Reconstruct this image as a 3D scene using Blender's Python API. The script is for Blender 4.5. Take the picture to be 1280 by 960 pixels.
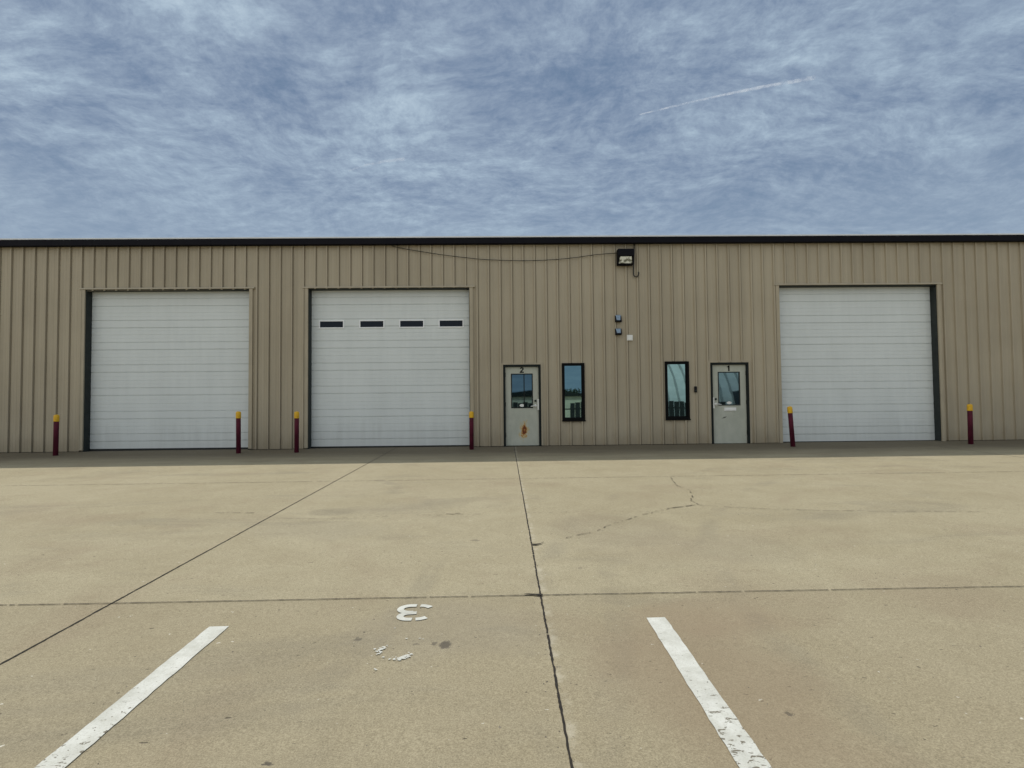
import bpy, bmesh, math, random
from mathutils import Vector, Matrix

random.seed(7)
R = math.radians
for o in list(bpy.data.objects):
    bpy.data.objects.remove(o)
scene = bpy.context.scene
C = scene.collection

# ------------------------------------------------------------------ camera
cam_data = bpy.data.cameras.new('camera')
cam = bpy.data.objects.new('camera', cam_data)
C.objects.link(cam)
cam.matrix_world = Matrix(((0.999847, 0.008989, -0.014991, 0.0),
                           (-0.014676, -0.034131, -0.999310, -14.58),
                           (-0.009494, 0.999377, -0.033993, 1.141),
                           (0, 0, 0, 1)))
cam_data.sensor_width = 36
cam_data.lens = 36 * 693 / 1280
cam_data.clip_start = 0.05
cam_data.clip_end = 12000
scene.camera = cam

# ------------------------------------------------------------------ sun and sky
SUN_EL, SUN_AZ = R(61.5), R(-20)          # azimuth from +y (behind the building), towards -x
sd = Vector((math.sin(SUN_AZ) * math.cos(SUN_EL), math.cos(SUN_AZ) * math.cos(SUN_EL), math.sin(SUN_EL)))
sun_data = bpy.data.lights.new('sun', 'SUN')
sun_data.energy = 2.5
sun_data.angle = R(0.55)
sun_data.color = (1.0, 0.945, 0.85)
sun = bpy.data.objects.new('sun', sun_data)
C.objects.link(sun)
sun.rotation_euler = sd.to_track_quat('Z', 'Y').to_euler()

scene.view_settings.view_transform = 'Standard'
scene.view_settings.look = 'None'
scene.view_settings.gamma = 1
scene.view_settings.exposure = 0
scene.view_settings.use_curve_mapping = False


class NT:
    """small helper round a node tree"""
    def __init__(self, tree):
        self.t = tree
        self.t.nodes.clear()

    def n(self, kind, **kw):
        nd = self.t.nodes.new(kind)
        ins = kw.pop('ins', {})
        for k, v in kw.items():
            setattr(nd, k, v)
        for k, v in ins.items():
            self.set(nd, k, v)
        return nd

    def set(self, nd, k, v):
        s = nd.inputs[k]
        if isinstance(v, bpy.types.NodeSocket):
            self.t.links.new(v, s)
        elif isinstance(v, bpy.types.Node):
            self.t.links.new(v.outputs[0], s)
        else:
            if hasattr(s, 'default_value') and isinstance(v, (tuple, list)) and len(v) == 3 and len(s.default_value) == 4:
                v = (*v, 1)
            s.default_value = v

    def math(self, op, a, b=0.0, c=0.0, clamp=False):
        nd = self.n('ShaderNodeMath', operation=op, use_clamp=clamp)
        self.set(nd, 0, a); self.set(nd, 1, b); self.set(nd, 2, c)
        return nd.outputs[0]

    def vmath(self, op, a, b=(0, 0, 0)):
        nd = self.n('ShaderNodeVectorMath', operation=op)
        self.set(nd, 0, a); self.set(nd, 1, b)
        return nd.outputs[0]

    def scale(self, v, xyz):
        return self.vmath('MULTIPLY', v, xyz)

    def mix(self, f, a, b, blend='MIX'):
        nd = self.n('ShaderNodeMix', data_type='RGBA', blend_type=blend)
        self.set(nd, 0, f); self.set(nd, 6, a); self.set(nd, 7, b)
        return nd.outputs[2]

    def noise(self, vec, scale, detail=4, rough=0.5, dist=0.0, lac=2.0):
        nd = self.n('ShaderNodeTexNoise', ins={'Scale': scale, 'Detail': detail, 'Roughness': rough, 'Distortion': dist, 'Lacunarity': lac})
        self.set(nd, 'Vector', vec)
        return nd.outputs[0]

    def ramp(self, f, lo, hi, a=0.0, b=1.0, smooth=True):
        nd = self.n('ShaderNodeMapRange', interpolation_type='SMOOTHSTEP' if smooth else 'LINEAR', clamp=True)
        self.set(nd, 0, f); self.set(nd, 1, lo); self.set(nd, 2, hi); self.set(nd, 3, a); self.set(nd, 4, b)
        return nd.outputs[0]


world = bpy.data.worlds.new('World')
scene.world = world
world.use_nodes = True
w = NT(world.node_tree)
sky = w.n('ShaderNodeTexSky', sky_type='NISHITA', sun_disc=False, sun_elevation=SUN_EL,
          sun_rotation=SUN_AZ, air_density=1.0, dust_density=1.5, ozone_density=2.0)
tc = w.n('ShaderNodeTexCoord')
sep = w.n('ShaderNodeSeparateXYZ'); w.set(sep, 0, tc.outputs['Generated'])
D3 = tc.outputs['Generated']
zc = w.math('ADD', w.math('MAXIMUM', sep.outputs[2], 0.0), 0.20)
uv = w.n('ShaderNodeCombineXYZ')
w.set(uv, 0, w.math('DIVIDE', sep.outputs[0], zc)); w.set(uv, 1, w.math('DIVIDE', sep.outputs[1], zc)); w.set(uv, 2, 1.3)
# slow warp so that the sheets of cloud bend and fray
wn = w.n('ShaderNodeTexNoise', ins={'Scale': 1.1, 'Detail': 3.0, 'Roughness': 0.5}); w.set(wn, 'Vector', uv)
warp = w.scale(w.vmath('SUBTRACT', wn.outputs['Color'], (0.5, 0.5, 0.5)), (0.42, 0.42, 0.0))
q = w.vmath('ADD', uv, warp)
wn2 = w.n('ShaderNodeTexNoise', ins={'Scale': 5.0, 'Detail': 4.0, 'Roughness': 0.6}); w.set(wn2, 'Vector', uv)
q2 = w.vmath('ADD', q, w.scale(w.vmath('SUBTRACT', wn2.outputs['Color'], (0.5, 0.5, 0.5)), (0.055, 0.055, 0.0)))


def turned(vec, deg, sc):
    m_ = w.n('ShaderNodeMapping'); w.set(m_, 0, vec)
    m_.inputs['Rotation'].default_value = (0, 0, R(deg)); m_.inputs['Scale'].default_value = sc
    return m_.outputs[0]


big = w.noise(q, 1.1, 3, 0.5)
puff = w.noise(turned(q2, 25, (1.0, 1.35, 1)), 5.0, 10, 0.66)
fibre = w.noise(turned(q2, -32, (0.5, 2.0, 1)), 5.0, 8, 0.66)
ripple = w.noise(turned(q2, 4, (0.9, 2.6, 1)), 8.0, 7, 0.66)
fluff = w.noise(q2, 26.0, 7, 0.72)
tex = w.math('ADD', w.math('ADD', w.math('MULTIPLY', puff, 0.40), w.math('MULTIPLY', fibre, 0.20)), w.math('ADD', w.math('MULTIPLY', ripple, 0.16), w.math('MULTIPLY', fluff, 0.27)))


def lobe(x, y, z, width, amount):
    """a thicker or thinner stretch of the cloud deck round one direction"""
    d_ = w.vmath('SUBTRACT', D3, (x, y, z))
    d_ = w.scale(d_, width)
    l_ = w.n('ShaderNodeVectorMath', operation='LENGTH'); w.set(l_, 0, w.vmath('ADD', d_, w.scale(w.vmath('SUBTRACT', wn2.outputs['Color'], (0.5, 0.5, 0.5)), (1.1, 1.1, 1.1))))
    return w.math('MULTIPLY', w.ramp(l_.outputs['Value'], 0.0, 1.0, 1.0, 0.0), amount)


dens = w.math('ADD', w.math('MULTIPLY', tex, 1.0), w.math('MULTIPLY', big, 0.25))
for a in ((0.07, 0.855, 0.515, (4.5, 3, 24), -0.085), (-0.31, 0.82, 0.49, (5, 3, 8), -0.055), (0.33, 0.80, 0.50, (3.2, 2, 12), -0.02),
          (-0.42, 0.72, 0.56, (6, 3, 8), 0.07), (-0.12, 0.86, 0.46, (8, 4, 12), 0.03), (-0.36, 0.86, 0.33, (4, 3, 7), 0.03), (0.16, 0.92, 0.30, (5, 3, 14), -0.03)):
    dens = w.math('ADD', dens, lobe(*a))
lum = w.ramp(dens, 0.475, 0.83, smooth=False)
cr = w.n('ShaderNodeValToRGB'); w.set(cr, 0, lum)
cr.color_ramp.interpolation = 'B_SPLINE'
e = cr.color_ramp.elements
# cloud brightness, in the units the Background strength (0.1) scales down
e[0].position = 0.0; e[0].color = (0.110, 0.185, 0.300, 1)
e[1].position = 1.0; e[1].color = (0.53, 0.65, 0.74, 1)
for p_, c_ in ((0.28, (0.182, 0.252, 0.372, 1)), (0.50, (0.268, 0.345, 0.455, 1)), (0.72, (0.36, 0.465, 0.575, 1))):
    k_ = e.new(p_); k_.color = c_
skycol = w.mix(0.06, w.mix(1.0, cr.outputs[0], (10.0, 10.0, 10.0), 'MULTIPLY'), sky.outputs[0])
# pale veil near the horizon
veil = w.ramp(sep.outputs[2], 0.20, 0.42, 0.55, 0.0)
skycol = w.mix(veil, skycol, (3.35, 4.3, 5.4))
# the half of the deck away from the sun is made whiter and brighter to fill the shaded wall
aw = w.n('ShaderNodeVectorMath', operation='DOT_PRODUCT'); w.set(aw, 0, tc.outputs['Generated']); w.set(aw, 1, (-0.66, -0.75, 0.05))
face = w.math('MULTIPLY', w.ramp(aw.outputs['Value'], -0.15, 0.75), w.ramp(sep.outputs[2], 0.06, 0.30))
skycol = w.mix(face, skycol, w.mix(1.0, skycol, (3.35, 2.62, 1.95), 'MULTIPLY'))
bg = w.n('ShaderNodeBackground', ins={'Strength': 0.1}); w.set(bg, 'Color', skycol)
wo = w.n('ShaderNodeOutputWorld'); w.set(wo, 'Surface', bg)


# ------------------------------------------------------------------ materials
def principled(name, color, rough=0.5, metal=0.0, spec=0.5):
    m = bpy.data.materials.new(name)
    m.use_nodes = True
    t = NT(m.node_tree)
    b = t.n('ShaderNodeBsdfPrincipled', ins={'Roughness': rough, 'Metallic': metal, 'Specular IOR Level': spec})
    t.set(b, 'Base Color', color)
    o = t.n('ShaderNodeOutputMaterial'); t.set(o, 0, b)
    return m, t, b


def bump(t, b, h, strength=0.3, dist=0.01):
    nd = t.n('ShaderNodeBump', ins={'Strength': strength, 'Distance': dist})
    t.set(nd, 'Height', h); t.set(b, 'Normal', nd)


def worn(name, color, rough=0.5, var=0.15, scale=6.0, metal=0.0, stretch=(1, 1, 1), spec=0.5, bumpy=0.0):
    """paint or metal with uneven, slightly dirty colour"""
    m, t, b = principled(name, color, rough, metal, spec)
    g = t.n('ShaderNodeTexCoord').outputs['Object']
    n1 = t.noise(t.scale(g, stretch), scale, 6, 0.6)
    dark = tuple(c * (1 - var) for c in color); light = tuple(min(1, c * (1 + var)) for c in color)
    t.set(b, 'Base Color', t.mix(t.ramp(n1, 0.3, 0.7), dark, light))
    t.set(b, 'Roughness', t.ramp(n1, 0.2, 0.8, max(0.05, rough - 0.08), min(1.0, rough + 0.1)))
    if bumpy:
        bump(t, b, t.noise(g, 3.0, 3, 0.5), bumpy, 0.01)
    return m


def wall_material():
    m, t, b = principled('tan_ribbed_steel', (0.36, 0.30, 0.21), 0.5, 0, 0.35)
    g = t.n('ShaderNodeTexCoord').outputs['Object']
    streak = t.noise(t.scale(g, (9, 9, 0.35)), 1.0, 5, 0.6)
    patch = t.noise(t.scale(g, (0.5, 0.5, 0.6)), 1.0, 4, 0.55)
    s = t.n('ShaderNodeSeparateXYZ'); t.set(s, 0, g)
    # every metre-wide sheet a hair different in tone
    sheet = t.n('ShaderNodeTexWhiteNoise', noise_dimensions='1D')
    t.set(sheet, 'W', t.math('FLOOR', t.math('DIVIDE', t.math('ADD', s.outputs[0], 7.2), 0.912)))
    f = t.math('ADD', t.math('MULTIPLY', streak, 0.45), t.math('ADD', t.math('MULTIPLY', patch, 0.4), t.math('MULTIPLY', sheet.outputs[0], 0.15)))
    col = t.mix(t.ramp(f, 0.3, 0.72), (0.375, 0.322, 0.232), (0.470, 0.408, 0.297))
    # splash dirt with a ragged upper edge
    dirt = t.math('MULTIPLY', t.ramp(t.math('ADD', s.outputs[2], t.math('MULTIPLY', t.noise(t.scale(g, (3, 3, 1)), 1.6, 5, 0.65), 0.8)), 0.35, 0.95, 1.0, 0.0), 0.55)
    col = t.mix(dirt, col, (0.26, 0.215, 0.145))
    t.set(b, 'Base Color', col)
    bump(t, b, t.noise(t.scale(g, (1.2, 1, 0.5)), 1.4, 3, 0.5), 0.25, 0.02)   # slight oil-canning
    return m


def door_material():
    m, t, b = principled('white_steel_door', (0.7, 0.72, 0.70), 0.42, 0, 0.4)
    g = t.n('ShaderNodeTexCoord').outputs['Object']
    n1 = t.noise(t.scale(g, (1.2, 1, 0.5)), 1.6, 6, 0.6)
    n2 = t.noise(t.scale(g, (6, 6, 0.5)), 1.2, 5, 0.6)
    col = t.mix(t.ramp(t.math('ADD', t.math('MULTIPLY', n1, 0.6), t.math('MULTIPLY', n2, 0.4)), 0.32, 0.68), (0.68, 0.715, 0.70), (0.735, 0.77, 0.755))
    s = t.n('ShaderNodeSeparateXYZ'); t.set(s, 0, g)
    dirt = t.math('MULTIPLY', t.ramp(t.math('ADD', s.outputs[2], t.math('MULTIPLY', n2, 0.9)), 0.4, 1.3, 1.0, 0.0), 0.22)
    t.set(b, 'Base Color', t.mix(dirt, col, (0.36, 0.35, 0.31)))
    bump(t, b, t.noise(t.scale(g, (0.8, 1, 3)), 2.0, 3, 0.5), 0.12, 0.01)
    return m


def entry_material(name, rust):
    m, t, b = principled(name, (0.40, 0.41, 0.35), 0.5, 0, 0.35)
    g = t.n('ShaderNodeTexCoord').outputs['Object']
    n1 = t.noise(t.scale(g, (1, 1, 0.5)), 4, 6, 0.65)
    n2 = t.noise(g, 16, 5, 0.6)
    col = t.mix(t.ramp(n1, 0.3, 0.7), (0.43, 0.445, 0.37), (0.51, 0.52, 0.44))
    scuff = t.math('MULTIPLY', t.ramp(n2, 0.62, 0.74), 0.35)
    col = t.mix(scuff, col, (0.24, 0.24, 0.20))
    if rust:
        s = t.n('ShaderNodeSeparateXYZ'); t.set(s, 0, g)
        dx = t.math('DIVIDE', t.math('SUBTRACT', s.outputs[0], 0.52), 0.115)
        dz = t.math('DIVIDE', t.math('SUBTRACT', s.outputs[2], 0.42), 0.235)
        d = t.math('SQRT', t.math('ADD', t.math('MULTIPLY', dx, dx), t.math('MULTIPLY', dz, dz)))
        n3 = t.noise(t.scale(g, (1, 1, 0.7)), 17, 5, 0.75)
        v = t.math('SUBTRACT', t.math('SUBTRACT', t.math('MULTIPLY', n3, 3.4), 0.75), d)
        halo = t.ramp(v, -0.25, 0.15)
        core = t.ramp(v, 0.18, 0.42)
        deep = t.ramp(v, 0.45, 0.72)
        col = t.mix(t.math('MULTIPLY', halo, 0.75), col, (0.55, 0.42, 0.18))
        col = t.mix(core, col, (0.46, 0.19, 0.022))
        col = t.mix(deep, col, (0.15, 0.035, 0.010))
    else:
        s = t.n('ShaderNodeSeparateXYZ'); t.set(s, 0, g)
        dx = t.math('DIVIDE', t.math('SUBTRACT', s.outputs[0], 5.83), 0.07)
        dz = t.math('DIVIDE', t.math('SUBTRACT', t.math('SUBTRACT', s.outputs[2], 0.70), t.math('MULTIPLY', t.math('SUBTRACT', s.outputs[0], 5.83), 0.4)), 0.02)
        d = t.math('SQRT', t.math('ADD', t.math('MULTIPLY', dx, dx), t.math('MULTIPLY', dz, dz)))
        v = t.math('SUBTRACT', t.math('MULTIPLY', t.noise(g, 40, 3, 0.6), 2.0), d)
        col = t.mix(t.ramp(v, 0.1, 0.4), col, (0.10, 0.10, 0.085))
    t.set(b, 'Base Color', col)
    bump(t, b, t.noise(g, 5, 3, 0.5), 0.15, 0.006)
    return m


def concrete_material():
    m, t, b = principled('broom_finished_concrete', (0.4, 0.36, 0.26), 0.85, 0, 0.25)
    g = t.n('ShaderNodeTexCoord').outputs['Object']
    s = t.n('ShaderNodeSeparateXYZ'); t.set(s, 0, g)
    big = t.noise(g, 0.45, 5, 0.6, 0.4)
    mid = t.noise(g, 2.2, 6, 0.65, 0.3)
    grit = t.noise(g, 120, 5, 0.8)
    sand = t.noise(g, 420, 3, 0.75)
    # each slab a slightly different pour
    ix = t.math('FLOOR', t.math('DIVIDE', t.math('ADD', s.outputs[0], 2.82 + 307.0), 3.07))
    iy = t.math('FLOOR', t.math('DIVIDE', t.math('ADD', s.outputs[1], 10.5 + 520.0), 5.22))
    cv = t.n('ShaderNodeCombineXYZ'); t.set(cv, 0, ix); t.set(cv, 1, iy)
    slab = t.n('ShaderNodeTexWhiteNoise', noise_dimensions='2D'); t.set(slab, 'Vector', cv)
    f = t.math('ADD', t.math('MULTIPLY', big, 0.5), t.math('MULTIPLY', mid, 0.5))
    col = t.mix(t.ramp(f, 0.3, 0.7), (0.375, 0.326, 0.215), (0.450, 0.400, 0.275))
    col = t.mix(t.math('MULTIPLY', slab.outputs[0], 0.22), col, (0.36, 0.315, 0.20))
    front = t.math('LESS_THAN', s.outputs[1], -10.5)  # front slabs: lighting falloff towards the viewer painted in as a darker tone
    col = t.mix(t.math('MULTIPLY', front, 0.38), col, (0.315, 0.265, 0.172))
    # warm reddish stains and grey tyre dirt
    warm = t.math('MULTIPLY', t.ramp(t.noise(t.vmath('ADD', g, (31, 7, 0)), 0.8, 4, 0.6, 0.5), 0.50, 0.72), 0.30)
    col = t.mix(warm, col, (0.30, 0.235, 0.160))
    tyre = t.math('MULTIPLY', t.ramp(t.noise(t.scale(t.vmath('ADD', g, (3, 51, 0)), (0.35, 1.1, 1)), 0.9, 6, 0.65, 0.8), 0.52, 0.72), 0.34)
    col = t.mix(tyre, col, (0.225, 0.205, 0.155))
    # shade in the strip next to the building, painted darker with ragged streaks
    strip_shade = t.math('MULTIPLY', t.ramp(t.math('ADD', s.outputs[1], t.math('MULTIPLY', t.noise(t.scale(g, (0.35, 2.2, 1)), 1.3, 6, 0.65, 0.6), 1.5)), -2.4, -0.1), 0.85)
    col = t.mix(strip_shade, col, (0.125, 0.105, 0.072))
    # sand and aggregate
    gr = t.math('ADD', t.math('MULTIPLY', grit, 0.6), t.math('MULTIPLY', sand, 0.4))
    col = t.mix(t.ramp(gr, 0.36, 0.64, 0.0, 1.0), t.mix(1.0, col, (0.60, 0.585, 0.55), 'MULTIPLY'), t.mix(1.0, col, (1.32, 1.32, 1.33), 'MULTIPLY'))
    grain = t.noise(g, 34, 4, 0.7)
    col = t.mix(t.ramp(grain, 0.34, 0.66), t.mix(1.0, col, (0.94, 0.937, 0.93), 'MULTIPLY'), t.mix(1.0, col, (1.045, 1.045, 1.045), 'MULTIPLY'))
    # pits (dark) and exposed pale stones
    for sc, lo, thr, colr, off in ((9.0, 0.05, 0.935, (0.085, 0.07, 0.05), 0), (26.0, 0.12, 0.915, (0.15, 0.125, 0.085), 5), (17.0, 0.07, 0.965, (0.72, 0.69, 0.58), 11)):
        vo = t.n('ShaderNodeTexVoronoi', feature='F1', voronoi_dimensions='2D', ins={'Scale': sc})
        t.set(vo, 'Vector', t.vmath('ADD', t.vmath('ADD', t.scale(g, (0.8, 1.25, 1)), (off, off, 0)), t.scale(t.n('ShaderNodeTexNoise', ins={'Scale': 30.0, 'Vector': g}).outputs['Color'], (0.05, 0.05, 0))))
        sc_ = t.n('ShaderNodeSeparateColor'); t.set(sc_, 0, vo.outputs['Color'])
        rad = t.math('MULTIPLY', sc_.outputs[1], lo)
        hit = t.math('MULTIPLY', t.math('GREATER_THAN', sc_.outputs[0], thr), t.math('LESS_THAN', vo.outputs['Distance'], t.math('ADD', rad, 0.02)))
        col = t.mix(t.math('MULTIPLY', hit, 0.85), col, colr)
    # pale scoured edge along the long joint
    jd = t.math('ABSOLUTE', t.math('SUBTRACT', s.outputs[0], 0.275))
    edge = t.math('MULTIPLY', t.math('MULTIPLY', t.ramp(jd, 0.0, 0.055, 1.0, 0.0), t.ramp(t.noise(t.scale(g, (1, 1, 1)), 7, 5, 0.7), 0.42, 0.66)), 0.55)
    col = t.mix(edge, col, (0.58, 0.53, 0.41))
    # curved tyre tracks, scuffed in
    for cx_, cy_, rad_, wd_ in ((-7.5, -9.5, 6.9, 0.10), (-7.5, -9.5, 8.35, 0.10), (9.0, -11.5, 7.4, 0.11), (9.0, -11.5, 8.8, 0.11)):
        ddx = t.math('SUBTRACT', s.outputs[0], cx_); ddy = t.math('SUBTRACT', s.outputs[1], cy_)
        rr_ = t.math('SQRT', t.math('ADD', t.math('MULTIPLY', ddx, ddx), t.math('MULTIPLY', ddy, ddy)))
        band = t.ramp(t.math('ABSOLUTE', t.math('SUBTRACT', rr_, rad_)), wd_ * 0.4, wd_ * 1.3, 1.0, 0.0)
        scuffed = t.math('MULTIPLY', t.math('MULTIPLY', band, t.ramp(t.noise(t.vmath('ADD', g, (cx_, rad_, 0)), 1.1, 6, 0.7), 0.46, 0.66)), 0.20)
        col = t.mix(scuffed, col, (0.17, 0.155, 0.125))
    # rusty brown wash round the right-hand bay, grey wash in the middle bay
    gl = t.n('ShaderNodeTexNoise', ins={'Scale': 1.3, 'Detail': 5.0, 'Roughness': 0.65, 'Vector': g}).outputs['Color']
    sl = t.n('ShaderNodeSeparateXYZ'); t.set(sl, 0, t.vmath('ADD', g, t.scale(t.vmath('SUBTRACT', gl, (0.5, 0.5, 0.5)), (0.9, 0.9, 0))))
    for px, py, rx, ry, k, cc in ((1.05, -11.75, 0.62, 1.0, 0.42, (0.275, 0.205, 0.135)), (1.35, -10.9, 0.5, 0.35, 0.30, (0.29, 0.215, 0.14)), (-0.4, -11.0, 0.6, 0.5, 0.22, (0.27, 0.24, 0.19)),
                                  (-2.0, -8.5, 0.9, 0.5, 0.18, (0.27, 0.245, 0.19)), (1.6, -9.4, 0.9, 0.6, 0.20, (0.30, 0.25, 0.17))):
        dx = t.math('DIVIDE', t.math('SUBTRACT', sl.outputs[0], px), rx)
        dy = t.math('DIVIDE', t.math('SUBTRACT', sl.outputs[1], py), ry)
        d = t.math('ADD', t.math('MULTIPLY', dx, dx), t.math('MULTIPLY', dy, dy))
        col = t.mix(t.ramp(d, 0.1, 1.3, k, 0.0), col, cc)
    # oil drips where cars have stood
    wob = t.n('ShaderNodeTexNoise', ins={'Scale': 26.0, 'Detail': 5.0, 'Roughness': 0.7, 'Vector': g}).outputs['Color']
    gw = t.vmath('ADD', g, t.scale(t.vmath('SUBTRACT', wob, (0.5, 0.5, 0.5)), (0.10, 0.10, 0)))
    sw = t.n('ShaderNodeSeparateXYZ'); t.set(sw, 0, gw)
    for px, py, rx, ry, k in ((-0.357, -11.253, 0.042, 0.052, 0.75), (-0.425, -11.235, 0.018, 0.016, 0.6), (-0.969, -12.268, 0.020, 0.024, 0.8),
                              (-0.899, -11.158, 0.020, 0.024, 0.6), (-0.53, -11.24, 0.014, 0.016, 0.5), (1.3, -12.0, 0.012, 0.02, 0.6), (0.62, -9.9, 0.02, 0.03, 0.35),
                              (-2.15, -7.6, 0.30, 0.22, 0.16), (-0.3, -9.0, 0.05, 0.03, 0.4), (1.17, -8.6, 0.75, 0.7, 0.10), (2.2, -9.4, 0.6, 0.5, 0.08)):
        dx = t.math('DIVIDE', t.math('SUBTRACT', sw.outputs[0], px), rx)
        dy = t.math('DIVIDE', t.math('SUBTRACT', sw.outputs[1], py), ry)
        d = t.math('ADD', t.math('MULTIPLY', dx, dx), t.math('MULTIPLY', dy, dy))
        col = t.mix(t.ramp(d, 0.5, 1.3, k, 0.0), col, (0.075, 0.065, 0.055))
    t.set(b, 'Base Color', col)
    h = t.math('ADD', t.math('MULTIPLY', grit, 0.7), t.math('MULTIPLY', sand, 0.4))
    bump(t, b, h, 0.45, 0.004)
    return m


def paint_material(name, wear_y):
    """road paint worn through to the concrete beneath, more so towards wear_y"""
    m, t, b = principled(name, (0.74, 0.75, 0.72), 0.7, 0, 0.3)
    g = t.n('ShaderNodeTexCoord').outputs['Object']
    s = t.n('ShaderNodeSeparateXYZ'); t.set(s, 0, g)
    n1 = t.noise(g, 7, 6, 0.65)
    n2 = t.noise(t.scale(g, (0.8, 1.4, 1)), 26, 5, 0.65, 0.6)
    col = t.mix(t.ramp(n1, 0.3, 0.7), (0.58, 0.58, 0.51), (0.76, 0.765, 0.70))
    col = t.mix(t.math('MULTIPLY', t.ramp(t.noise(g, 110, 4, 0.7), 0.5, 0.68), 0.5), col, (0.42, 0.40, 0.33))
    grey = t.math('MULTIPLY', t.ramp(t.noise(t.vmath('ADD', g, (9, 2, 0)), 3.0, 5, 0.65), 0.5, 0.7), 0.4)
    col = t.mix(grey, col, (0.46, 0.455, 0.40))
    if wear_y is not None:
        amt = t.ramp(s.outputs[1], wear_y, wear_y + 1.2, 0.16, 0.0, False)
        hole = t.ramp(t.math('ADD', n2, amt), 0.675, 0.70)
        col = t.mix(hole, col, (0.20, 0.18, 0.135))
    t.set(b, 'Base Color', col)
    bump(t, b, t.noise(g, 90, 4, 0.7), 0.5, 0.004)
    return m


M = {}
M['wall'] = wall_material()
M['trim'] = worn('tan_trim', (0.41, 0.352, 0.25), 0.5, 0.08, 5, stretch=(1, 1, 0.4))
M['eave'] = worn('dark_navy_trim', (0.0035, 0.003, 0.006), 0.6, 0.2, 3, spec=0.15)
M['roof'] = worn('white_roof_steel', (0.72, 0.74, 0.76), 0.4, 0.06, 2)
M['gdoor'] = door_material()
M['seal'] = worn('black_rubber', (0.018, 0.019, 0.018), 0.75, 0.2, 8)
M['jamb'] = worn('dark_grey_jamb', (0.032, 0.038, 0.036), 0.6, 0.2, 6, spec=0.2)
M['lite_frame'] = worn('white_plastic_frame', (0.90, 0.91, 0.91), 0.4, 0.03, 8)
M['lite'] = principled('dark_acrylic', (0.004, 0.008, 0.016), 0.25, 0, 0.25)[0]
M['entry_a'] = entry_material('grey_green_door_paint_rusted', True)
M['entry_b'] = entry_material('grey_green_door_paint', False)
M['frame'] = worn('dark_green_black_frame', (0.009, 0.013, 0.012), 0.55, 0.25, 6, spec=0.2)
M['winframe'] = worn('black_window_frame', (0.003, 0.003, 0.003), 0.6, 0.2, 6, spec=0.12)
M['glass'], gt, gb = principled('tinted_reflective_glass', (0.235, 0.36, 0.365), 0.015, 1.0)
g0 = gt.n('ShaderNodeTexCoord').outputs['Object']
bump(gt, gb, gt.noise(g0, 1.3, 2, 0.4), 0.012, 0.05)
M['doorglass'], gt, gb = principled('dark_reflective_glass', (0.135, 0.205, 0.225), 0.02, 1.0)
g0 = gt.n('ShaderNodeTexCoord').outputs['Object']
bump(gt, gb, gt.noise(g0, 1.6, 2, 0.4), 0.015, 0.05)
M['steel'] = worn('satin_steel', (0.80, 0.80, 0.76), 0.35, 0.1, 20, metal=0.35)
M['white'] = worn('white_plastic', (0.80, 0.80, 0.76), 0.4, 0.04, 10)
M['black'] = worn('black_plastic', (0.004, 0.004, 0.006), 0.5, 0.2, 10, spec=0.2)
M['ink'] = principled('black_vinyl', (0.003, 0.003, 0.003), 0.7, 0, 0.1)[0]
M['maroon'] = worn('maroon_paint', (0.100, 0.012, 0.029), 0.55, 0.3, 7, stretch=(1, 1, 0.5), bumpy=0.2, spec=0.25)
M['yellow'] = worn('yellow_paint', (0.76, 0.43, 0.010), 0.5, 0.12, 9)
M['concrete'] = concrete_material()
M['footing'] = worn('dark_footing', (0.06, 0.052, 0.042), 0.9, 0.3, 9)
M['joint'] = worn('joint_dirt', (0.022, 0.018, 0.013), 0.95, 0.5, 45)
M['crack'] = worn('crack_dirt', (0.060, 0.049, 0.036), 0.95, 0.4, 30)
M['stripe'] = paint_material('worn_white_road_paint', -12.6)
M['numeral'] = paint_material('white_road_paint', None)
M['pebble'] = worn('gravel_stone', (0.22, 0.19, 0.145), 0.9, 0.6, 3)
M['cable'] = principled('black_cable', (0.012, 0.011, 0.010), 0.6)[0]
M['sensor'] = worn('blue_grey_panel', (0.23, 0.31, 0.40), 0.3, 0.2, 30)
M['lens'], lt, lb = principled('prismatic_lens', (0.62, 0.62, 0.52), 0.18, 0, 0.6)
lg = lt.n('ShaderNodeTexCoord').outputs['Object']
lt.set(lb, 'Base Color', lt.mix(lt.ramp(lt.noise(lt.scale(lg, (1, 1, 1.6)), 11, 3, 0.6), 0.42, 0.6), (0.16, 0.16, 0.115), (0.82, 0.83, 0.74)))


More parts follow.
